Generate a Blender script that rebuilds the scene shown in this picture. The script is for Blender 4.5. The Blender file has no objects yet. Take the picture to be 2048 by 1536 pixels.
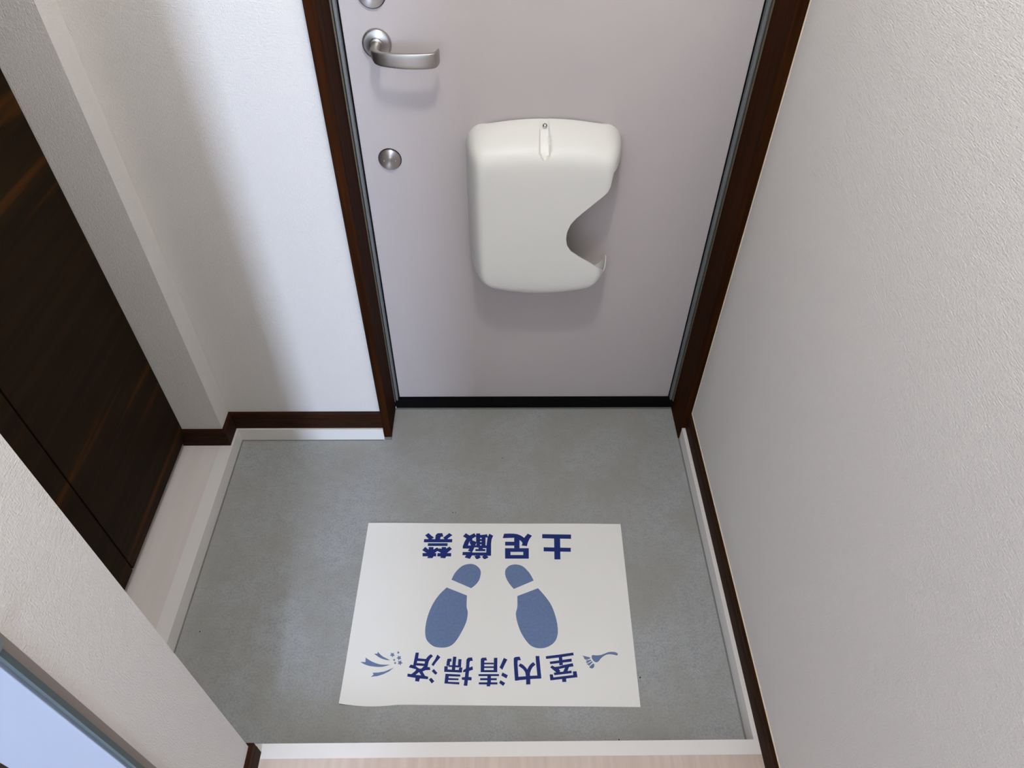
import bpy, bmesh, math, random
from mathutils import Vector, Matrix

# ---------------------------------------------------------------- camera, light, exposure
scene = bpy.context.scene
C = scene.collection
def look(pitch, yaw, roll):
    a, b, c = math.radians(pitch), math.radians(yaw), math.radians(roll)
    fw = Vector((math.sin(b)*math.cos(a), math.cos(b)*math.cos(a), math.sin(a)))
    rt = Vector((math.cos(b), -math.sin(b), 0)); up = rt.cross(fw)
    r2 = rt*math.cos(c)+up*math.sin(c); u2 = -rt*math.sin(c)+up*math.cos(c)
    m = Matrix.Identity(4)
    for i in range(3):
        m[i][0] = r2[i]; m[i][1] = u2[i]; m[i][2] = -fw[i]
    return m
cam_data = bpy.data.cameras.new('camera'); cam = bpy.data.objects.new('camera', cam_data); C.objects.link(cam)
cam.matrix_world = Matrix.Translation((0.3058, -1.4395, 1.5904)) @ look(-46.132, 1.100, 0.671)
cam_data.sensor_width = 36; cam_data.lens = 1425.03/2048*36; cam_data.clip_start = .02; cam_data.clip_end = 60
scene.camera = cam
scene.view_settings.view_transform = 'Standard'; scene.view_settings.look = 'None'
scene.view_settings.gamma = 1; scene.view_settings.use_curve_mapping = False
scene.view_settings.exposure = 0.16
world = bpy.data.worlds.new('world'); scene.world = world; world.use_nodes = True
world.node_tree.nodes['Background'].inputs[0].default_value = (.55, .68, 1, 1)
world.node_tree.nodes['Background'].inputs[1].default_value = 1.0

def light(name, kind, loc, rot, energy, col, **kw):
    d = bpy.data.lights.new(name, kind); d.energy = energy; d.color = col
    for k, v in kw.items(): setattr(d, k, v)
    o = bpy.data.objects.new(name, d); C.objects.link(o); o.location = loc; o.rotation_euler = rot
    return o
light('daylight', 'AREA', (.10, -5.02, 1.35), (math.radians(90), 0, 0), 150, (.62, .75, 1.0), shape='RECTANGLE', size=.40, size_y=1.5)
light('ceiling_bulb', 'POINT', (.33, -.83, 2.30), (0, 0, 0), 25, (1.0, 1.0, .97), shadow_soft_size=.055)
light('corridor_fill', 'POINT', (.33, -2.6, 2.30), (0, 0, 0), 6, (1.0, 1.0, .97), shadow_soft_size=.06)  # added fill lamp in the unseen hall, evens out the walls

# ---------------------------------------------------------------- materials
def lin(r, g, b):
    f = lambda v: (v/255/12.92) if v/255 <= .04045 else ((v/255+.055)/1.055)**2.4
    return (f(r), f(g), f(b), 1)
def mat(name, col, rough=.6, metal=0, spec=.5, bump=None, mottle=None, wood=None, aniso=None):
    """bump=(scale, strength, distance) mottle=[(scale, colour, amount), ...] wood=(axis stretch, dark colour)"""
    m = bpy.data.materials.new(name); m.use_nodes = True
    nt = m.node_tree; n = nt.nodes; L = nt.links; b = n['Principled BSDF']
    b.inputs['Roughness'].default_value = rough; b.inputs['Metallic'].default_value = metal
    b.inputs['Specular IOR Level'].default_value = spec
    b.inputs['Base Color'].default_value = col
    tc = n.new('ShaderNodeTexCoord'); last = None
    def rgb(c):
        r = n.new('ShaderNodeRGB'); r.outputs[0].default_value = c; return r.outputs[0]
    def mix(a, c, fac):
        x = n.new('ShaderNodeMix'); x.data_type = 'RGBA'
        L.new(a, x.inputs[6]); L.new(c, x.inputs[7]); L.new(fac, x.inputs[0]); return x.outputs[2]
    def noise(scale, detail, vec=None, lo=.4, hi=.6, dist=0):
        t = n.new('ShaderNodeTexNoise'); t.inputs['Scale'].default_value = scale; t.inputs['Detail'].default_value = detail
        t.inputs['Distortion'].default_value = dist
        L.new(vec or tc.outputs['Object'], t.inputs['Vector'])
        r = n.new('ShaderNodeMapRange'); L.new(t.outputs[0], r.inputs[0])
        r.inputs[1].default_value = lo; r.inputs[2].default_value = hi
        return r
    if mottle:
        last = rgb(col)
        for sc, c2, amt in mottle:
            r = noise(sc, 4); r.inputs[4].default_value = amt
            last = mix(last, rgb(c2), r.outputs[0])
    if wood:
        stretch, c2 = wood[0], wood[1]
        mp = n.new('ShaderNodeMapping'); mp.inputs['Scale'].default_value = stretch
        L.new(tc.outputs['Object'], mp.inputs['Vector'])
        r = noise(1.0, 6, mp.outputs[0], .3, .7, .35)
        last = mix(last or rgb(col), rgb(c2), r.outputs[0])
        if len(wood) > 2:
            mp2 = n.new('ShaderNodeMapping'); mp2.inputs['Scale'].default_value = wood[3]
            L.new(tc.outputs['Object'], mp2.inputs['Vector'])
            r = noise(1.0, 3, mp2.outputs[0], .58, .72, .2)
            last = mix(last, rgb(wood[2]), r.outputs[0])
    if last is not None: L.new(last, b.inputs['Base Color'])
    if bump:
        t = n.new('ShaderNodeTexNoise'); t.inputs['Scale'].default_value = bump[0]; t.inputs['Detail'].default_value = 5
        L.new(tc.outputs['Object'], t.inputs['Vector'])
        bp = n.new('ShaderNodeBump'); bp.inputs['Strength'].default_value = bump[1]; bp.inputs['Distance'].default_value = bump[2]
        L.new(t.outputs[0], bp.inputs['Height']); L.new(bp.outputs[0], b.inputs['Normal'])
    if aniso:
        b.inputs['Anisotropic'].default_value = aniso; b.inputs['Anisotropic Rotation'].default_value = .25
        tg = n.new('ShaderNodeTangent'); tg.direction_type = 'RADIAL'; tg.axis = 'Y'
        L.new(tg.outputs[0], b.inputs['Tangent'])
    return m
def weave(m, scale, strength, dist):
    """fine crossed ribs of woven wall covering"""
    nt = m.node_tree; n = nt.nodes; L = nt.links; b = n['Principled BSDF']; tc = n['Texture Coordinate']
    tot = None
    for rot in ((0, 0, 0), (0, 0, math.pi/2), (0, math.pi/2, 0)):
        pass
    w = n.new('ShaderNodeTexNoise'); w.inputs['Scale'].default_value = scale; w.inputs['Detail'].default_value = 3
    mp = n.new('ShaderNodeMapping'); mp.inputs['Scale'].default_value = (.35, .35, 1.6)
    L.new(tc.outputs['Object'], mp.inputs['Vector']); L.new(mp.outputs[0], w.inputs['Vector'])
    w2 = n.new('ShaderNodeTexNoise'); w2.inputs['Scale'].default_value = scale; w2.inputs['Detail'].default_value = 3
    mp2 = n.new('ShaderNodeMapping'); mp2.inputs['Scale'].default_value = (1.4, 1.4, .4)
    L.new(tc.outputs['Object'], mp2.inputs['Vector']); L.new(mp2.outputs[0], w2.inputs['Vector'])
    a = n.new('ShaderNodeMath'); a.operation = 'ADD'; L.new(w.outputs[0], a.inputs[0]); L.new(w2.outputs[0], a.inputs[1])
    bp = n.new('ShaderNodeBump'); bp.inputs['Strength'].default_value = strength; bp.inputs['Distance'].default_value = dist
    L.new(a.outputs[0], bp.inputs['Height']); L.new(bp.outputs[0], b.inputs['Normal'])
    return m
M = {}
M['wall'] = weave(mat('wallpaper', lin(221, 217, 213), .85, spec=.2), 420, 1.0, .0011)
M['ceiling'] = mat('ceiling_paper', lin(225, 222, 218), .9, spec=.2)
M['door'] = mat('door_steel', lin(192, 184, 183), .55, spec=.35, bump=(700, .35, .0004), mottle=[(3, lin(188, 181, 181), .5)])
M['stone'] = mat('grey_sheet_floor', lin(164, 167, 168), .62, spec=.3, bump=(260, .25, .0005),
                 mottle=[(230, lin(136, 139, 142), .75), (45, lin(172, 174, 174), .4), (6, lin(146, 145, 138), .6), (2.2, lin(150, 148, 142), .4)])
M['sealant'] = mat('sealant', lin(112, 114, 112), .7)
M['brown'] = mat('dark_brown_trim', lin(54, 30, 17), .6, spec=.06, wood=((14, 14, 90), lin(38, 22, 13)))
M['brown_v'] = mat('dark_brown_frame', lin(58, 30, 12), .65, spec=.02, wood=((120, 120, 3), lin(34, 18, 8)))
M['cabinet'] = mat('cabinet_wood', lin(38, 26, 11), .6, spec=.06,
                   wood=((30, 2.0, 55), lin(27, 18, 8), lin(70, 41, 12), (20, 1.1, 26)))
M['sill'] = mat('white_edging', lin(230, 226, 222), .5, spec=.4, bump=(200, .1, .0003))
M['floor_wood'] = mat('pale_wood_floor', lin(212, 196, 184), .5, spec=.4, wood=((60, 3, 60), lin(196, 178, 165)))
M['floor_white'] = mat('white_wood_floor', lin(228, 220, 216), .5, spec=.4, wood=((50, 2.5, 50), lin(222, 212, 207)))
M['alu'] = mat('aluminium', lin(112, 116, 118), .5, metal=.1)
M['alu_olive'] = mat('bronze_edge', lin(96, 90, 74), .5, metal=.1)
M['black'] = mat('black_rubber', lin(10, 9, 9), .8, spec=.1)
M['metal'] = mat('satin_metal', lin(172, 168, 163), .38, metal=.95, bump=(300, .1, .0002))
M['brushed'] = mat('brushed_metal', lin(160, 155, 150), .32, metal=1, aniso=.85)
M['chrome'] = mat('chrome', lin(200, 200, 200), .12, metal=1)
M['plastic'] = mat('cream_plastic', lin(228, 227, 221), .4, spec=.4, bump=(700, .15, .0002))
M['paper'] = mat('mat_paper', lin(240, 239, 235), .8, spec=.25, bump=(120, .15, .0004))
M['ink'] = mat('navy_ink', lin(22, 42, 112), .65, spec=.25)
M['ink_light'] = mat('slate_blue_ink', lin(106, 126, 164), .65, spec=.25, mottle=[(160, lin(98, 117, 155), .6)])
M['caulk'] = mat('cream_caulk', lin(226, 212, 184), .6)
M['board'] = mat('pale_blue_grey_board', lin(146, 156, 172), .5, spec=.3)
M['grey_trim'] = mat('grey_corner_trim', lin(128, 118, 112), .6)
M['teal'] = mat('dark_seal', lin(70, 84, 88), .5)
M['lamp'] = mat('lamp_shell', lin(230, 230, 228), .5)

# outlines printed on the floor mat, in 0.1 mm from its centre
MAT_DARK = [[(-1738,1950),(-1652,2016),(-1587,1949),(-1503,1882),(-1560,1837),(-1559,1828),(-1629,1828)],[(-1421,2009),(-1298,2011),(-1267,1907),(-1327,1904),(-1343,1873),(-1340,1827),(-1470,1828),(-1468,1954)],[(-1120,2013),(-1037,1949),(-1147,1854),(-1160,1826),(-1225,1826),(-1273,1875)],[(-1754,1838),(-1031,1834),(-1037,1739),(-1755,1744)],[(-1646,1717),(-1145,1715),(-1148,1635),(-1648,1638)],[(-1708,1613),(-1623,1534),(-1631,1428),(-1676,1445),(-1777,1518)],[(-1619,1607),(-1500,1606),(-1478,1345),(-1504,1290),(-1638,1290),(-1615,1345)],[(-1410,1595),(-1363,1555),(-1389,1491),(-1483,1416),(-1509,1522)],[(-1764,1435),(-1420,1433),(-1414,1339),(-1756,1341)],[(-1676,1445),(-1624,1540),(-1491,1539),(-1455,1444),(-1483,1422),(-1655,1423)],[(-1325,1569),(-1293,1538),(-1278,1449),(-1328,1454),(-1389,1491),(-1363,1555)],[(-1292,1605),(-1181,1605),(-1160,1348),(-1186,1282),(-1314,1299),(-1292,1349)],[(-1095,1615),(-1028,1547),(-1145,1437),(-1181,1554)],[(-1385,1430),(-1042,1430),(-1042,1336),(-1389,1338)],[(-1321,1555),(-1146,1554),(-1140,1425),(-1314,1426)],[(-766,1915),(-694,2005),(-596,1935),(-478,2006),(-426,1925),(-425,1908),(-523,1845),(-517,1776),(-596,1754),(-668,1846)],[(-669,1857),(-528,1845),(-517,1776),(-596,1754),(-627,1646),(-624,1556),(-758,1560),(-755,1630),(-720,1755)],[(-595,1743),(-517,1788),(-477,1776),(-411,1742),(-416,1719),(-444,1645),(-553,1646)],[(-761,1642),(-444,1648),(-384,1648),(-383,1591),(-462,1589),(-508,1466),(-532,1455),(-627,1495),(-590,1556),(-758,1560)],[(-756,1459),(-532,1461),(-498,1444),(-40,1441),(-44,1347),(-328,1354),(-515,1361),(-662,1370),(-758,1371)],[(-667,1373),(-515,1366),(-566,1262),(-699,1301)],[(-417,1355),(-328,1354),(-293,1299),(-375,1255),(-414,1261),(-455,1333)],[(-226,1354),(-137,1347),(-102,1298),(-185,1254),(-224,1260),(-264,1321)],[(-425,1997),(-327,1997),(-321,1583),(-383,1583),(-414,1645),(-413,1730),(-424,1753),(-430,1896)],[(-283,1953),(-186,1964),(-182,1582),(-284,1582)],[(-331,1953),(-281,1953),(-279,1864),(-329,1864)],[(-328,1832),(-279,1832),(-277,1772),(-327,1772)],[(-327,1741),(-277,1741),(-276,1675),(-325,1676)],[(-325,1642),(-275,1641),(-274,1571),(-323,1571)],[(-384,1645),(-151,1644),(-150,1568),(-249,1568),(-248,1540),(-184,1540),(-183,1481),(-435,1482),(-436,1541),(-360,1541),(-360,1583),(-442,1592)],[(-90,1987),(10,1928),(-29,1819),(-42,1694),(-39,1352),(-162,1353),(-162,1565),(-152,1695),(-134,1866),(-125,1900)],[(-191,1964),(-153,1975),(-125,1900),(-129,1874),(-189,1875)],[(290,1985),(436,1989),(537,1986),(637,1968),(727,1924),(806,1860),(832,1900),(899,1984),(1008,1923),(935,1819),(892,1711),(869,1618),(726,1638),(751,1667),(757,1712),(733,1752),(684,1798),(680,1560),(544,1561),(548,1862),(255,1855)],[(316,1749),(547,1747),(546,1637),(315,1638)],[(314,1562),(915,1558),(912,1452),(313,1456)],[(313,1367),(910,1363),(907,1261),(313,1265)],[(313,1461),(451,1460),(450,1361),(313,1361)],[(772,1459),(912,1458),(910,1358),(770,1359)],[(1270,1967),(2013,1950),(2004,1821),(1265,1844)],[(1571,1892),(1727,1891),(1698,1234),(1548,1235)],[(1292,1583),(1980,1562),(1972,1448),(1287,1464)],[(-1725,-1116),(-1651,-1116),(-1659,-1245),(-1674,-1315),(-1692,-1420),(-1757,-1399),(-1742,-1261)],[(-1375,-1153),(-1327,-1202),(-1384,-1258),(-1416,-1327),(-1433,-1449),(-1516,-1464),(-1500,-1327),(-1479,-1257),(-1435,-1199)],[(-1675,-1245),(-1478,-1265),(-1490,-1321),(-1678,-1307)],[(-1679,-1354),(-1497,-1372),(-1508,-1424),(-1690,-1410)],[(-1815,-1388),(-1719,-1410),(-1630,-1473),(-1593,-1484),(-1557,-1474),(-1519,-1427),(-1433,-1449),(-1384,-1446),(-1364,-1512),(-1470,-1517),(-1536,-1547),(-1471,-1647),(-1532,-1667),(-1567,-1620),(-1613,-1560),(-1681,-1614),(-1673,-1650),(-1777,-1649),(-1781,-1603),(-1703,-1536),(-1680,-1499),(-1707,-1489),(-1852,-1451)],[(-1863,-1589),(-1781,-1603),(-1676,-1619),(-1477,-1641),(-1402,-1663),(-1404,-1717),(-1586,-1700),(-1785,-1670),(-1867,-1654)],[(-1682,-1666),(-1582,-1682),(-1596,-1769),(-1685,-1758)],[(-1231,-1165),(-1156,-1225),(-1237,-1328),(-1304,-1429),(-1348,-1391),(-1272,-1264)],[(-1289,-1489),(-1203,-1581),(-1244,-1622),(-1333,-1539)],[(-1334,-1684),(-1259,-1764),(-1315,-1810),(-1385,-1727)],[(-996,-1264),(-912,-1257),(-901,-1324),(-935,-1329),(-938,-1419),(-1014,-1426),(-1009,-1323)],[(-872,-1214),(-797,-1218),(-815,-1530),(-889,-1524)],[(-750,-1272),(-679,-1275),(-685,-1463),(-753,-1452),(-754,-1378)],[(-947,-1408),(-747,-1415),(-734,-1463),(-976,-1445)],[(-1058,-1434),(-980,-1429),(-981,-1503),(-816,-1515),(-732,-1518),(-727,-1463),(-653,-1463),(-659,-1576),(-1056,-1557)],[(-1023,-1599),(-692,-1620),(-692,-1664),(-950,-1657),(-950,-1695),(-730,-1707),(-728,-1743),(-956,-1739),(-957,-1775),(-706,-1789),(-709,-1838),(-1037,-1812)],[(-532,-1241),(-442,-1236),(-424,-1314),(-482,-1316),(-497,-1353),(-499,-1464),(-426,-1439),(-416,-1515),(-501,-1543),(-510,-1673),(-438,-1681),(-443,-1751),(-521,-1745),(-530,-1870),(-610,-1862),(-596,-1742),(-659,-1731),(-656,-1679),(-591,-1677),(-582,-1561),(-636,-1571),(-628,-1521),(-574,-1485),(-568,-1284)],[(-218,-1246),(-125,-1241),(-103,-1308),(-164,-1311),(-165,-1572),(-243,-1571),(-246,-1275)],[(52,-1248),(129,-1249),(127,-1574),(44,-1573)],[(-174,-1358),(47,-1360),(48,-1397),(-173,-1396)],[(-172,-1440),(48,-1442),(48,-1479),(-172,-1477)],[(-171,-1525),(49,-1526),(49,-1573),(-170,-1572)],[(-289,-1613),(166,-1617),(167,-1661),(-288,-1658)],[(-251,-1703),(117,-1706),(117,-1751),(-250,-1748)],[(-280,-1794),(133,-1797),(133,-1843),(-279,-1840)],[(-91,-1619),(-13,-1620),(-12,-1797),(-31,-1886),(-109,-1881),(-94,-1797)],[(274,-1252),(353,-1290),(284,-1428),(240,-1522),(177,-1469),(221,-1375)],[(242,-1580),(364,-1643),(330,-1713),(216,-1650)],[(200,-1750),(304,-1813),(262,-1876),(169,-1812)],[(498,-1261),(530,-1235),(631,-1225),(662,-1308),(588,-1310),(581,-1374),(597,-1678),(601,-1760),(518,-1765),(497,-1394)],[(992,-1214),(1077,-1214),(1105,-1720),(1022,-1725),(998,-1377)],[(540,-1682),(753,-1669),(868,-1659),(1035,-1653),(1100,-1720),(866,-1731),(746,-1743),(518,-1762)],[(601,-1437),(644,-1380),(707,-1412),(768,-1476),(796,-1518),(832,-1450),(876,-1397),(935,-1352),(986,-1409),(916,-1471),(882,-1529),(854,-1607),(858,-1659),(858,-1847),(764,-1851),(767,-1736),(759,-1648),(750,-1580),(705,-1512),(643,-1464)],[(1221,-1222),(1523,-1187),(1851,-1140),(1860,-1202),(1584,-1244),(1229,-1284)],[(1516,-1219),(1591,-1209),(1600,-1422),(1520,-1432)],[(1306,-1346),(1804,-1280),(1805,-1347),(1316,-1402)],[(1397,-1468),(1519,-1453),(1594,-1428),(1823,-1384),(1837,-1456),(1733,-1471),(1633,-1486),(1499,-1516),(1431,-1521)],[(1354,-1431),(1505,-1516),(1531,-1553),(1516,-1595),(1448,-1595),(1313,-1476)],[(1643,-1481),(1733,-1471),(1690,-1570),(1596,-1575)],[(1385,-1594),(1783,-1550),(1787,-1607),(1393,-1651)],[(1292,-1632),(1363,-1630),(1372,-1698),(1815,-1649),(1810,-1571),(1895,-1564),(1908,-1699),(1301,-1764)],[(1561,-1715),(1650,-1705),(1655,-1800),(1564,-1802)]]
MAT_LIGHT = [[(2284,-1201),(2313,-1204),(2342,-1207),(2373,-1209),(2403,-1208),(2433,-1206),(2463,-1202),(2491,-1196),(2517,-1187),(2546,-1177),(2576,-1165),(2608,-1151),(2640,-1140),(2668,-1134),(2696,-1131),(2726,-1130),(2758,-1132),(2791,-1135),(2820,-1141),(2837,-1150),(2849,-1161),(2861,-1172),(2861,-1180),(2861,-1189),(2861,-1197),(2851,-1204),(2841,-1211),(2831,-1217),(2821,-1212),(2810,-1207),(2793,-1202),(2764,-1196),(2729,-1190),(2695,-1186),(2668,-1185),(2644,-1186),(2619,-1190),(2593,-1199),(2567,-1211),(2541,-1225),(2515,-1242),(2490,-1260),(2466,-1280),(2446,-1302),(2428,-1326),(2410,-1345),(2392,-1356),(2375,-1363),(2358,-1370),(2342,-1364),(2326,-1359),(2310,-1349),(2294,-1331),(2278,-1307),(2266,-1284),(2262,-1264),(2261,-1245),(2264,-1228),(2269,-1217),(2276,-1209)],[(2053,-1212),(2090,-1220),(2127,-1229),(2161,-1238),(2188,-1245),(2210,-1252),(2234,-1258),(2230,-1266),(2227,-1275),(2217,-1283),(2196,-1293),(2168,-1303),(2140,-1313),(2122,-1303),(2105,-1293),(2088,-1282),(2088,-1273),(2088,-1263),(2085,-1252),(2077,-1240),(2065,-1226)],[(2118,-1330),(2158,-1322),(2198,-1314),(2240,-1306),(2242,-1314),(2245,-1321),(2248,-1329),(2213,-1348),(2179,-1368),(2143,-1388),(2137,-1383),(2131,-1378),(2125,-1373),(2130,-1365),(2136,-1356),(2142,-1348),(2134,-1342),(2126,-1336)],[(2261,-1341),(2266,-1349),(2270,-1356),(2274,-1364),(2244,-1392),(2214,-1419),(2183,-1448),(2179,-1440),(2174,-1431),(2170,-1423),(2157,-1420),(2145,-1416),(2131,-1413),(2174,-1389),(2217,-1366)],[(2287,-1391),(2294,-1401),(2301,-1410),(2309,-1419),(2305,-1438),(2301,-1456),(2294,-1473),(2283,-1486),(2270,-1497),(2256,-1508),(2236,-1503),(2215,-1498),(2194,-1492),(2195,-1481),(2196,-1470),(2197,-1458),(2226,-1436),(2256,-1414)],[(-2583,-1090),(-2558,-1116),(-2532,-1141),(-2505,-1166),(-2480,-1185),(-2453,-1201),(-2420,-1220),(-2378,-1241),(-2330,-1264),(-2280,-1288),(-2316,-1285),(-2351,-1282),(-2387,-1276),(-2424,-1267),(-2461,-1255),(-2496,-1241),(-2526,-1226),(-2554,-1210),(-2581,-1192),(-2608,-1174),(-2635,-1155),(-2662,-1135),(-2638,-1135),(-2613,-1135),(-2588,-1135),(-2586,-1120),(-2585,-1105)],[(-2844,-1222),(-2796,-1252),(-2748,-1282),(-2699,-1309),(-2652,-1330),(-2605,-1348),(-2561,-1363),(-2526,-1373),(-2495,-1380),(-2454,-1385),(-2399,-1387),(-2335,-1387),(-2270,-1386),(-2302,-1397),(-2335,-1407),(-2371,-1417),(-2410,-1426),(-2451,-1434),(-2500,-1437),(-2558,-1435),(-2623,-1428),(-2685,-1420),(-2733,-1412),(-2776,-1401),(-2820,-1387),(-2863,-1368),(-2905,-1346),(-2949,-1323),(-2911,-1323),(-2873,-1323),(-2833,-1324),(-2837,-1290),(-2840,-1257)],[(-2646,-1567),(-2511,-1560),(-2384,-1538),(-2284,-1497),(-2179,-1450),(-2280,-1538),(-2403,-1600),(-2528,-1640),(-2671,-1655),(-2615,-1603)],[(-2186,-1181),(-2226,-1187),(-2239,-1224),(-2261,-1187),(-2302,-1182),(-2276,-1153),(-2288,-1112),(-2250,-1131),(-2217,-1112),(-2219,-1152)],[(-2085,-1112),(-2104,-1122),(-2105,-1145),(-2123,-1129),(-2145,-1132),(-2136,-1112),(-2149,-1091),(-2126,-1095),(-2112,-1078),(-2106,-1102)],[(-2032,-1263),(-2073,-1261),(-2094,-1294),(-2108,-1254),(-2148,-1241),(-2117,-1218),(-2120,-1177),(-2086,-1203),(-2048,-1191),(-2059,-1230)],[(-2163,-1287),(-2182,-1292),(-2188,-1312),(-2201,-1294),(-2222,-1294),(-2210,-1277),(-2218,-1257),(-2198,-1265),(-2182,-1253),(-2181,-1274)],[(-2138,-1368),(-2159,-1365),(-2172,-1380),(-2178,-1360),(-2198,-1351),(-2180,-1341),(-2180,-1320),(-2163,-1335),(-2143,-1331),(-2150,-1350)],[(-1993,-1352),(-2031,-1367),(-2037,-1408),(-2066,-1374),(-2108,-1377),(-2088,-1342),(-2108,-1303),(-2066,-1314),(-2037,-1287),(-2031,-1330)],[(-1001,696),(-976,759),(-951,823),(-919,885),(-877,944),(-829,999),(-781,1045),(-738,1076),(-697,1095),(-652,1109),(-605,1119),(-555,1123),(-507,1120),(-465,1109),(-426,1091),(-389,1067),(-357,1039),(-329,1006),(-307,970),(-294,936),(-287,901),(-286,858),(-293,803),(-305,741),(-323,684),(-346,638),(-374,597),(-406,559),(-439,525),(-474,495),(-510,464),(-671,540),(-833,616)],[(-1107,489),(-942,418),(-777,348),(-608,276),(-609,178),(-610,82),(-608,-3),(-598,-59),(-584,-102),(-575,-151),(-575,-210),(-580,-274),(-590,-340),(-605,-399),(-624,-458),(-652,-526),(-690,-609),(-734,-699),(-778,-779),(-813,-836),(-845,-880),(-879,-917),(-912,-945),(-946,-966),(-983,-982),(-1023,-994),(-1065,-1002),(-1115,-1005),(-1175,-1003),(-1241,-997),(-1304,-983),(-1356,-957),(-1403,-922),(-1444,-885),(-1475,-852),(-1499,-818),(-1519,-774),(-1534,-721),(-1544,-659),(-1549,-591),(-1549,-519),(-1544,-441),(-1535,-363),(-1524,-290),(-1509,-220),(-1489,-145),(-1464,-67),(-1435,13),(-1401,92),(-1363,165),(-1321,234),(-1274,303),(-1222,366),(-1166,426)],[(520,437),(479,490),(438,544),(401,601),(369,658),(342,716),(323,774),(312,830),(310,884),(316,934),(333,977),(358,1014),(389,1046),(424,1070),(464,1086),(506,1097),(549,1102),(592,1101),(638,1093),(681,1082),(724,1064),(767,1036),(812,993),(856,941),(895,890),(922,848),(944,809),(963,770),(980,733),(995,697),(1010,659),(847,585),(686,512)],[(602,252),(769,319),(937,386),(1110,456),(1170,379),(1229,303),(1285,225),(1333,152),(1376,80),(1415,-1),(1448,-91),(1475,-186),(1498,-282),(1515,-371),(1526,-459),(1532,-542),(1532,-613),(1527,-678),(1514,-739),(1496,-795),(1471,-846),(1439,-892),(1398,-932),(1350,-966),(1299,-995),(1251,-1014),(1202,-1027),(1150,-1035),(1098,-1036),(1044,-1032),(990,-1020),(942,-1001),(895,-974),(845,-929),(792,-863),(738,-779),(689,-691),(652,-607),(623,-521),(598,-435),(579,-354),(566,-277),(560,-202),(568,-144),(585,-91),(598,-26),(602,58),(602,153)]]
CUT = [(0.5574, 0.8273), (0.5417, 0.818), (0.5377, 0.7874), (0.5326, 0.7754), (0.5209, 0.7632), (0.493, 0.7359), (0.4687, 0.7106), (0.4576, 0.695), (0.451, 0.6753), (0.4499, 0.658), (0.4533, 0.6404), (0.4623, 0.6252), (0.4855, 0.6071), (0.51, 0.5915), (0.53, 0.5772), (0.5392, 0.567), (0.5480, 0.5520), (0.6081, 0.5400), (0.5731, 0.8273)]

# ---------------------------------------------------------------- mesh helpers
def finish(name, bm, m, parent=None, smooth=False, loc=None):
    me = bpy.data.meshes.new(name); bmesh.ops.recalc_face_normals(bm, faces=bm.faces)
    bm.to_mesh(me); bm.free()
    for x in (m if isinstance(m, (list, tuple)) else [m]): me.materials.append(x)
    if smooth:
        for p in me.polygons: p.use_smooth = True
        b2 = bmesh.new(); b2.from_mesh(me)
        for e in b2.edges: e.smooth = not (len(e.link_faces) == 2 and e.calc_face_angle(0) > math.radians(38))
        b2.to_mesh(me); b2.free()
    o = bpy.data.objects.new(name, me); C.objects.link(o)
    if loc: o.location = loc
    if parent:
        o.parent = parent
    return o
def box(bm, x0, x1, y0, y1, z0, z1):
    v = [bm.verts.new(p) for p in ((x0,y0,z0),(x1,y0,z0),(x1,y1,z0),(x0,y1,z0),(x0,y0,z1),(x1,y0,z1),(x1,y1,z1),(x0,y1,z1))]
    for f in ((0,3,2,1),(4,5,6,7),(0,1,5,4),(1,2,6,5),(2,3,7,6),(3,0,4,7)): bm.faces.new([v[i] for i in f])
def boxes(name, lst, m, parent=None, bevel=0):
    bm = bmesh.new()
    for b in lst: box(bm, *b)
    if bevel: bmesh.ops.bevel(bm, geom=bm.edges[:], offset=bevel, segments=2, affect='EDGES', profile=.5)
    return finish(name, bm, m, parent)
def prism(bm, pts, z0, z1):
    a = [bm.verts.new((x, y, z0)) for x, y in pts]; b = [bm.verts.new((x, y, z1)) for x, y in pts]
    bm.faces.new(a[::-1]); bm.faces.new(b)
    for i in range(len(pts)):
        j = (i+1) % len(pts); bm.faces.new((a[i], a[j], b[j], b[i]))
def sweep(bm, path, prof, side=1):
    """extrude a (outward, height) profile along a floor-plan path with mitred corners"""
    P = [Vector(p) for p in path]; rings = []
    for i, p in enumerate(P):
        d0 = (P[i]-P[i-1]).normalized() if i else None
        d1 = (P[i+1]-P[i]).normalized() if i < len(P)-1 else None
        d0 = d0 or d1; d1 = d1 or d0
        n0 = Vector((d0.y, -d0.x))*side; n1 = Vector((d1.y, -d1.x))*side
        nn = (n0+n1); nn = nn/ nn.dot(n0)
        rings.append([bm.verts.new((p.x+nn.x*a, p.y+nn.y*a, h)) for a, h in prof])
    for r0, r1 in zip(rings, rings[1:]):
        for k in range(len(prof)):
            j = (k+1) % len(prof); bm.faces.new((r0[k], r0[j], r1[j], r1[k]))
    bm.faces.new(rings[0]); bm.faces.new(rings[-1][::-1])
def lathe(bm, prof, axis_pt, seg=48):
    """revolve (radius, depth) about the -Y direction through axis_pt"""
    cx, cy, cz = axis_pt; rings = []
    for r, d in prof:
        rings.append([bm.verts.new((cx+r*math.cos(2*math.pi*k/seg), cy-d, cz+r*math.sin(2*math.pi*k/seg))) for k in range(seg)])
    for r0, r1 in zip(rings, rings[1:]):
        for k in range(seg):
            j = (k+1) % seg; bm.faces.new((r0[k], r0[j], r1[j], r1[k]))
    bm.faces.new(rings[0]); bm.faces.new(rings[-1][::-1])
def struct(o): o['kind'] = 'structure'; return o
def empty(name, loc=(0,0,0)):
    o = bpy.data.objects.new(name, None); C.objects.link(o); o.location = loc; o.empty_display_size = .05
    return o
def tag(o, label, cat, group=None):
    o['label'] = label; o['category'] = cat
    if group: o['group'] = group
    return o

H = .0461          # step height
CEIL = 2.42
XR = .8335         # right wall
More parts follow.
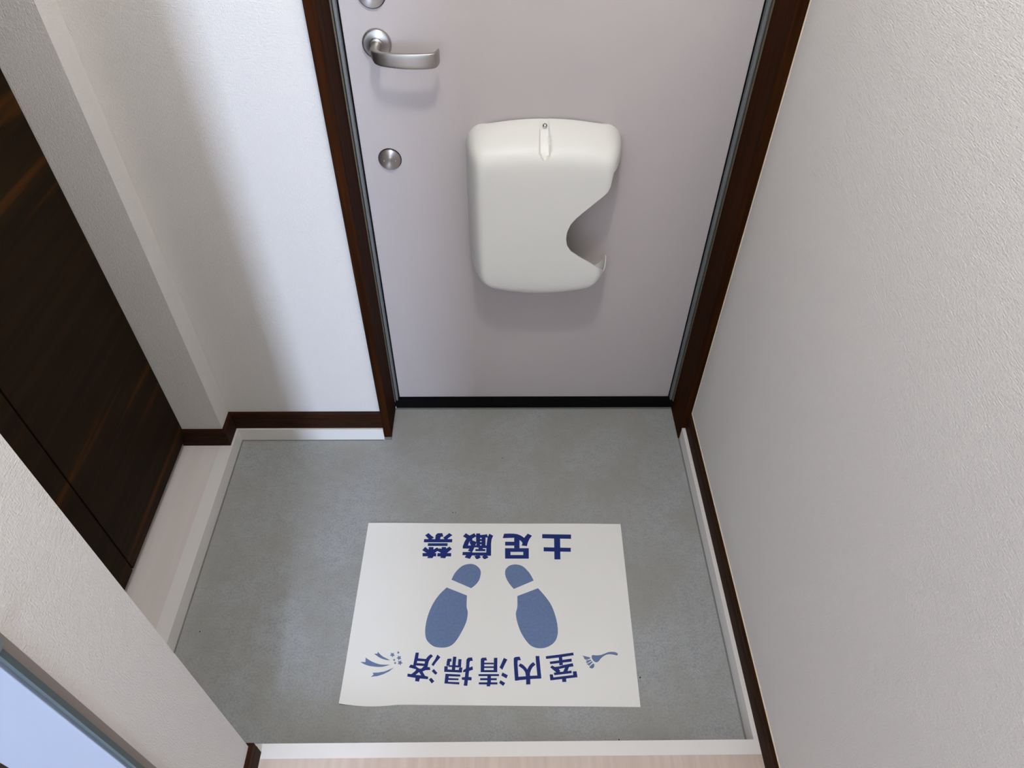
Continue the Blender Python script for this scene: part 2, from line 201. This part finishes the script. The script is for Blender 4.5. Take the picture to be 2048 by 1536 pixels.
# ---------------------------------------------------------------- floors
struct(boxes('floor', [(-.440, .816, -.961, -.010, -.05, 0)], M['stone']))
fl = bpy.data.objects['floor']
boxes('sealant_line', [(-.440, -.4365, -.961, -.132, 0, .0010), (-.4365, -.035, -.1355, -.132, 0, .0010),
                       (.8125, .816, -.961, -.130, 0, .0010), (-.012, .812, -.0160, -.0125, 0, .0012)], M['sealant'], fl)
struct(boxes('floor_hall', [(-.187, XR, -5.0, -.989, -.05, H-.0005), (-.95, -.187, -5.0, -1.142, -.05, H-.0005)], M['floor_wood']))
struct(boxes('floor_left', [(-.60, -.475, -.989, -.181, -.05, H-.0003)], M['floor_white']))
bm = bmesh.new()
prism(bm, [(-.475, -.189), (-.475, -.989), (XR-.008, -.989), (XR-.008, -.961), (-.440, -.961), (-.440, -.189)], 0, H)
struct(finish('trim_1', bm, M['sill']))                                   # edging of the raised floor
struct(boxes('trim_2', [(.816, XR-.004, -.961, -.130, 0, H)], M['sill'], bevel=.0008))      # right edging
bm = bmesh.new()
prism(bm, [(-.4400, -.189), (-.4455, -.189), (-.4455, -.124), (-.033, -.124), (-.033, -.132), (-.440, -.132)], 0, H)
struct(finish('trim_3', bm, M['sill']))                                   # skirting under the back wall
boxes('foot_block', [(-.033, -.0125, -.1325, -.116, 0, .0098)], M['sealant'], bpy.data.objects['trim_3'])

bm = bmesh.new()
for sx_, sy_, sr_ in ((.174, -.3805, .0016), (.182, -.3810, .0013), (.6100, -.8160, .0020), (.305, -.200, .0016), (-.395, -.7030, .0018), (.5480, -.9450, .0016), (-.210, -.590, .0012)):
    bmesh.ops.create_icosphere(bm, subdivisions=1, radius=sr_, matrix=Matrix.Translation((sx_, sy_, 0)) @ Matrix.Diagonal((1, 1, .3, 1)))
sp = finish('dirt_specks', bm, M['black'], fl); sp['kind'] = 'stuff'

# ---------------------------------------------------------------- walls
bm = bmesh.new()
prism(bm, [(-.95, .05), (-.95, -.181), (-.4538, -.181), (-.4538, -.119), (-.033, -.119), (-.033, .05)], 0, CEIL)
box(bm, -.033, XR, -.119, .05, 2.10, CEIL)
struct(finish('wall_back', bm, M['wall']))
struct(boxes('wall_right', [(XR, XR+.1, -5.1, .05, -.05, CEIL)], M['wall']))
struct(boxes('wall_left', [(-1.05, -.95, -5.1, .05, -.05, CEIL)], M['wall']))
struct(boxes('wall_stub', [(-.345, -.187, -1.142, -.985, 0, CEIL), (-.95, -.345, -1.04, -.985, 0, CEIL)], M['wall']))
struct(boxes('ceiling', [(-1.05, XR+.1, -5.1, .05, CEIL, CEIL+.05)], M['ceiling']))
struct(boxes('wall_front', [(-.95, -.12, -5.1, -5.0, 0, CEIL), (.32, XR, -5.1, -5.0, 0, CEIL), (-.12, .32, -5.1, -5.0, 0, .58), (-.12, .32, -5.1, -5.0, 2.12, CEIL)], M['wall']))
w1 = struct(empty('window_1', (.10, -5.0, .58)))
wf = boxes('window_frame', [(-.12, -.10, -5.06, -4.99, .58, 2.12), (.30, .32, -5.06, -4.99, .58, 2.12), (-.10, .30, -5.06, -4.99, .58, .60), (-.10, .30, -5.06, -4.99, 2.10, 2.12)], M['sill'])
wf.parent = w1; wf.matrix_parent_inverse = Matrix.Translation((-.10, 5.0, -.58))
# added unseen panel behind the camera, keeps daylight off the entrance door
struct(boxes('light_blocker', [(.09, XR-.002, -2.135, -2.10, H, 2.05)], M['wall']))
# pale board closing the end of the stub wall
struct(boxes('trim_7', [(-.3445, -.1925, -1.1475, -1.1422, H, CEIL)], M['board'], bevel=.001))
# grey corner trim at the end of the stub wall, with its catch
ct = struct(boxes('trim_4', [(-.192, -.1858, -1.1365, -1.1265, H, CEIL)], M['grey_trim']))
boxes('seal_strip', [(-.192, -.1853, -1.1435, -1.1365, H, CEIL)], M['teal'], ct)
boxes('catch', [(-.187, -.183, -1.1475, -1.132, .906, .924)], M['alu'], ct)
struct(boxes('door_2', [(-.95, -.3475, -1.110, -1.075, H, 2.05)], M['cabinet']))

# ---------------------------------------------------------------- baseboards
BP = [(0, H), (.008, H), (.008, H+.0385), (.0062, H+.0395), (.0062, H+.0415), (.0078, H+.0425), (.0078, H+.058), (.005, H+.062), (0, H+.062)]
bm = bmesh.new(); sweep(bm, [(-.575, -.181), (-.4538, -.181), (-.4538, -.119), (-.033, -.119)], BP)
struct(finish('baseboard_back', bm, M['brown']))
bm = bmesh.new(); sweep(bm, [(XR, -.130), (XR, -5.0)], BP, 1)
br = struct(finish('baseboard_right', bm, M['brown']))
bb = boxes('caulk_bead', [(XR-.0022, XR, -5.0, -.1305, H+.062, H+.0640), (XR-.0018, XR, -.1320, -.1295, H+.0640, 2.1)], M['caulk'], br)
bm = bmesh.new(); sweep(bm, [(-.575, -.985), (-.187, -.985), (-.187, -1.1265)], BP, -1)
struct(finish('baseboard_stub', bm, M['brown']))

# ---------------------------------------------------------------- entrance door
struct(boxes('trim_5', [(-.033, -.012, -.1305, 0.0, .010, 2.10), (.812, XR-.0006, -.1305, 0.0, .0, 2.10), (-.012, .812, -.1305, 0, 2.04, 2.10)], M['brown_v'], bevel=.0012))
tr = struct(boxes('trim_6', [(-.0085, -.0025, -.0125, .03, .036, 2.03), (.8025, .8085, -.0125, .03, .036, 2.03), (-.0085, .8085, -.0125, .03, 2.012, 2.03)], M['alu'], bevel=.0012))
boxes('edge_bead', [(-.012, -.0095, -.019, .03, .036, 2.035), (.8095, .812, -.019, .03, .036, 2.035)], M['alu_olive'], tr)
boxes('gap_seal', [(-.0121, .8121, -.0105, .035, .0, .036), (-.0120, .0005, .001, .035, .036, 2.03), (.7995, .8120, .001, .035, .036, 2.03)], M['black'], tr)
boxes('sill_plate', [(-.012, .812, -.0125, -.0105, 0, .0016)], M['alu'], tr)
door = struct(boxes('door_1', [(.0008, .7992, 0, .04, .0385, 2.01)], M['door'], bevel=.001))
struct(boxes('wall_outside', [(-.1, .9, .052, .06, 0, 2.4)], M['black']))

# lever handle
h = empty('door_handle', (.0634, 0, 1.049)); h.parent = door
bm = bmesh.new(); lathe(bm, [(.0276, 0), (.0284, .0008), (.0284, .0058), (.0278, .0072), (.0262, .0084), (.0240, .0088), (.0142, .0090), (.0134, .0096), (.0130, .0118), (.0120, .0124), (.0110, .013)], (0, 0, 0), 64)
ro = finish('rosette', bm, M['metal'], h, True)
ro.data.polygons.foreach_set('use_smooth', [True]*len(ro.data.polygons))
path = [(.000, -.008, .0110, .0110, .0110), (.000, -.024, .0100, .0105, .0105), (.000, -.036, .0095, .0100, .0125), (.001, -.045, .0085, .0085, .0150), (.005, -.0530, .0065, .0078, .0165),
        (.013, -.0590, .0048, .0076, .0175), (.030, -.0625, .0040, .0076, .0190), (.052, -.0645, .0038, .0076, .0205), (.075, -.0650, .0037, .0076, .0212), (.095, -.0640, .0036, .0076, .0212), (.108, -.0625, .0035, .0076, .0208),
        (.1140, -.0610, .0035, .0077, .0204), (.1165, -.0585, .0033, .0079, .0198), (.1195, -.0520, .0030, .0082, .0186), (.1215, -.0450, .0024, .0085, .0170), (.1222, -.0415, .0014, .0084, .0160)]
bm = bmesh.new(); rings = []
for i, (x, y, t, up, dn) in enumerate(path):
    a = path[max(i-1, 0)]; b = path[min(i+1, len(path)-1)]
    d = Vector((b[0]-a[0], b[1]-a[1])).normalized(); nrm = Vector((d.y, -d.x))
    ring = []
    for k in range(20):
        an = 2*math.pi*k/20; e = .38 if i > 3 else .75
        cu = math.copysign(abs(math.cos(an))**e, math.cos(an)); su = math.copysign(abs(math.sin(an))**e, math.sin(an))
        zz = su*up if su > 0 else su*dn
        ring.append(bm.verts.new((x+nrm.x*cu*t, y+nrm.y*cu*t, zz - .002)))
    rings.append(ring)
for r0, r1 in zip(rings, rings[1:]):
    for k in range(20):
        j = (k+1) % 20; bm.faces.new((r0[k], r0[j], r1[j], r1[k]))
bm.faces.new(rings[0]); bm.faces.new(rings[-1][::-1])
lv = finish('lever', bm, M['metal'], h, True)

def lock(name, x, z, r):
    o = empty(name, (x, 0, z)); o.parent = door
    bm = bmesh.new(); lathe(bm, [(r, 0), (r*1.01, .0014), (r*1.0, .0040), (r*.965, .0049), (r*.94, .0051), (r*.5, .0056), (r*.02, .0060)], (0, 0, 0), 64)
    finish('lock_plate', bm, M['brushed'], o, True)
    bm = bmesh.new(); lathe(bm, [(r*1.03, 0), (r*1.06, .0006), (r*1.03, .0018)], (0, 0, 0), 64)
    finish('rim', bm, M['black'], o, True)
    return o
lk = lock('deadbolt_lock', .0604, .8045, .0240)
bm = bmesh.new()
box(bm, -.0016, .0016, -.0092, -.004, -.0060, .0050); bmesh.ops.bevel(bm, geom=bm.edges[:], offset=.0012, segments=2, affect='EDGES')
finish('thumb_turn', bm, M['metal'], lk, True)
for sx in (-1, 1):
    bm = bmesh.new(); lathe(bm, [(.0020, .005), (.0020, .0070), (.0014, .0078), (.0003, .0080)], (sx*.0125, 0, -.001), 20)
    finish('screw', bm, M['chrome'], lk, True)
lk2 = lock('upper_lock', .0640, 1.1385, .0255)
lk2.children[0]['label'] = 'brushed steel lock plate'

# ---------------------------------------------------------------- mail catcher box on the door
mb = tag(empty('mail_box', (.396, 0, .48)), 'cream plastic mail catcher box with a curved hand opening, fixed to the entrance door', 'mailbox')
prof = [(-.0045, .900), (-.010, .8985), (-.020, .8945), (-.035, .887), (-.050, .8785), (-.063, .870), (-.073, .8615), (-.0805, .851), (-.0850, .838), (-.0868, .820), (-.0875, .79),
        (-.0885, .72), (-.0900, .64), (-.0905, .57), (-.0900, .535), (-.0875, .512), (-.0820, .4985), (-.073, .490), (-.060, .4865), (-.035, .4855), (0, .4855)]
def rs(pr, n):
    """resample a profile with a Catmull-Rom curve, evenly by arc length"""
    P = [Vector(p) for p in pr]; o = []
    for i in range(len(P)-1):
        p0 = P[max(i-1, 0)]; p1 = P[i]; p2 = P[i+1]; p3 = P[min(i+2, len(P)-1)]
        for t in [k/20 for k in range(20)]:
            o.append(.5*(2*p1+(p2-p0)*t+(2*p0-5*p1+4*p2-p3)*t*t+(3*p1-p0-3*p2+p3)*t**3))
    o.append(P[-1]); s = [0]
    for a, b in zip(o, o[1:]): s.append(s[-1]+(b-a).length)
    out = []; j = 0
    for k in range(n):
        d = s[-1]*k/(n-1)
        while j < len(s)-2 and s[j+1] < d: j += 1
        f = (d-s[j])/max(s[j+1]-s[j], 1e-9); out.append(o[j].lerp(o[j+1], min(f, 1)))
    return out
PR = rs(prof, 150)
bm = bmesh.new(); grid = []; NU = 150
ZT, ZB = .900, .4855
for (y, z) in PR:
    row = []
    t = (z-ZB)/(ZT-ZB)
    hw = .1690 - .0045*(abs(t-.62)/.62)**2
    dt = max(0, .052-(ZT-z)) / .052; hw -= .040*(1-math.sqrt(max(0, 1-dt*dt)))
    db = max(0, .060-(z-ZB)) / .060; hw -= .048*(1-math.sqrt(max(0, 1-db*db)))
    for k in range(NU+1):
        u = math.sin((k/NU-.5)*math.pi)
        sd = min(1, (1-abs(u))*hw/.044); f = (1-(1-sd)**3.2)**.8
        x = hw*u
        zz = z - .013*u*u*max(0, (t-.75)/.25)**1 + .024*u*u*max(0, (.35-t)/.35)**1
        yy = y*f
        # groove for the fixing screw
        g0 = .905-z
        if g0 < .065 and y > -.089:
            s = -y            # depth out along the slope
            w = .0078 + .0048*min(1, s/.05)
            if s > .064: w *= max(0, 1-((s-.064)/.018)**4)**.5
            e = min(1, max(0, (w-abs(x+.001))/.0028)); e = e*e*(3-2*e); fin = 1
            dep = .0018+.0085*min(1, s/.07)
            yy += dep*e*fin*.8; zz -= dep*e*fin*.55
        row.append(bm.verts.new((x, yy, zz-.48)))
    grid.append(row)
for r0, r1 in zip(grid, grid[1:]):
    for k in range(NU): bm.faces.new((r0[k], r0[k+1], r1[k+1], r1[k]))
bmesh.ops.recalc_face_normals(bm, faces=bm.faces)
if sum(f.normal.y for f in bm.faces) > 0: bmesh.ops.reverse_faces(bm, faces=bm.faces)

cover = None
def finish_raw(name, bm, m, smooth=True):
    me = bpy.data.meshes.new(name); bm.to_mesh(me); bm.free(); me.materials.append(m)
    for p in me.polygons: p.use_smooth = smooth
    o = bpy.data.objects.new(name, me); C.objects.link(o); return o
cover = finish_raw('cover', bm, M['plastic'])
sol = cover.modifiers.new('s', 'SOLIDIFY'); sol.thickness = .0026; sol.offset = -1
cut_pts = CUT
bm = bmesh.new()
a = [bm.verts.new((x-.396, -.25, z-.48)) for x, z in cut_pts]; b = [bm.verts.new((x-.396, .02, z-.48)) for x, z in cut_pts]
bm.faces.new(a); bm.faces.new(b[::-1])
for i in range(len(a)):
    j = (i+1) % len(a); bm.faces.new((a[j], a[i], b[i], b[j]))
bmesh.ops.recalc_face_normals(bm, faces=bm.faces)
cutter = finish_raw('cutter', bm, M['plastic'], False)
bo = cover.modifiers.new('b', 'BOOLEAN'); bo.operation = 'DIFFERENCE'; bo.object = cutter; bo.solver = 'EXACT'
bpy.context.view_layer.update()
dg = bpy.context.evaluated_depsgraph_get()
me = bpy.data.meshes.new_from_object(cover.evaluated_get(dg))
cover.modifiers.clear(); cover.data = me
bpy.data.objects.remove(cutter, do_unlink=True)
bm = bmesh.new(); bm.from_mesh(me)
for e in bm.edges:
    e.smooth = not (len(e.link_faces) == 2 and e.calc_face_angle(0) > math.radians(50))
bm.to_mesh(me); bm.free()
cover.parent = mb
bm = bmesh.new(); bmesh.ops.create_uvsphere(bm, u_segments=24, v_segments=16, radius=.0056, matrix=Matrix.Translation((-.0005, -.0215, .4120)))
finish('screw', bm, M['chrome'], mb, True)

# ---------------------------------------------------------------- shoe cabinet
cb = tag(empty('shoe_cabinet', (-.76, -.585, H)), 'tall dark brown wood shoe cabinet with flat doors, left of the grey entry floor', 'cabinet')
def cpart(name, lst, m=M['cabinet'], bev=.001):
    o = boxes(name, lst, m, bevel=bev); o.parent = cb; o.matrix_parent_inverse = Matrix.Translation((.76, .585, -H)); return o
cpart('body', [(-.945, -.582, -.984, -.1895, .0465, 2.2)])
cpart('door', [(-.580, -.560, -.5845, -.1835, .0795, 2.2)])
cpart('door', [(-.580, -.560, -.9835, -.5885, .0795, 2.2)])

# ---------------------------------------------------------------- floor mat
bm = bmesh.new()
MC = [(-.3235, .2327), (.3325, .2261), (.3221, -.2347), (-.3284, -.2233)]
NX, NY = 36, 26; T = []; B = []
for j in range(NY+1):
    v = j/NY; rt_, rb_ = [], []
    for i in range(NX+1):
        u = i/NX
        x = (MC[0][0]*(1-u)+MC[1][0]*u)*(1-v)+(MC[3][0]*(1-u)+MC[2][0]*u)*v
        y = (MC[0][1]*(1-u)+MC[1][1]*u)*(1-v)+(MC[3][1]*(1-u)+MC[2][1]*u)*v
        if v > .5 and u < .2: y -= .0045*math.sin(math.pi*min(1, u/.2))*((v-.5)/.5)**2
        # the near left corner curls up a little, the far edge is slack
        lift = .004*max(0, 1-math.hypot(u*1.45, 1-v)/.16)**2 + .0012*max(0, math.sin(u*9+.6))*max(0, .06-v)/.06
        rt_.append(bm.verts.new((x, y, .0009+lift))); rb_.append(bm.verts.new((x, y, .0002+lift*.9)))
    T.append(rt_); B.append(rb_)
for j in range(NY):
    for i in range(NX):
        bm.faces.new((T[j][i], T[j+1][i], T[j+1][i+1], T[j][i+1])); bm.faces.new((B[j][i], B[j][i+1], B[j+1][i+1], B[j+1][i]))
for i in range(NX):
    bm.faces.new((T[0][i], T[0][i+1], B[0][i+1], B[0][i])); bm.faces.new((T[NY][i+1], T[NY][i], B[NY][i], B[NY][i+1]))
for j in range(NY):
    bm.faces.new((T[j+1][0], T[j][0], B[j][0], B[j+1][0])); bm.faces.new((T[j][NX], T[j+1][NX], B[j+1][NX], B[j][NX]))
bmesh.ops.recalc_face_normals(bm, faces=bm.faces)
def ink(polys, idx, z):
    for q, P in enumerate(polys):
        P2 = []
        for p in P:
            if not P2 or p != P2[-1]: P2.append(p)
        f = bm.faces.new([bm.verts.new((x*1e-4, y*1e-4, z+q*1.5e-6)) for x, y in P2]); f.material_index = idx
        f.normal_update()
        if f.normal.z < 0: f.normal_flip()
ink(MAT_LIGHT, 2, .00105); ink(MAT_DARK, 1, .00110)
me = bpy.data.meshes.new('floor_mat'); bm.to_mesh(me); bm.free()
for k in ('paper', 'ink', 'ink_light'): me.materials.append(M[k])
fm = bpy.data.objects.new('floor_mat', me); C.objects.link(fm); fm.location = (.28, -.645, .0001)
tag(fm, 'white sheet mat with navy lettering and two blue shoe prints on grey floor', 'floor mat')

# ---------------------------------------------------------------- ceiling lamps (above the picture; the hall one is added fill)
def lamp(y, label):
    o = tag(empty('ceiling_light', (.33, y, CEIL)), label, 'light', 'ceiling lights')
    bm = bmesh.new(); seg = 32
    rings = [[bm.verts.new((r*math.cos(2*math.pi*k/seg), r*math.sin(2*math.pi*k/seg), z)) for k in range(seg)] for r, z in ((.05, -.0005), (.052, -.02), (.03, -.028), (.018, -.05))]
    for r0, r1 in zip(rings, rings[1:]):
        for k in range(seg):
            j = (k+1) % seg; bm.faces.new((r0[k], r0[j], r1[j], r1[k]))
    bm.faces.new(rings[0]); bm.faces.new(rings[-1])
    finish('lamp_holder', bm, M['lamp'], o, True)
lamp(-.83, 'ceiling light above the grey entry floor')
lamp(-2.6, 'added fill lamp above the hall behind the camera')
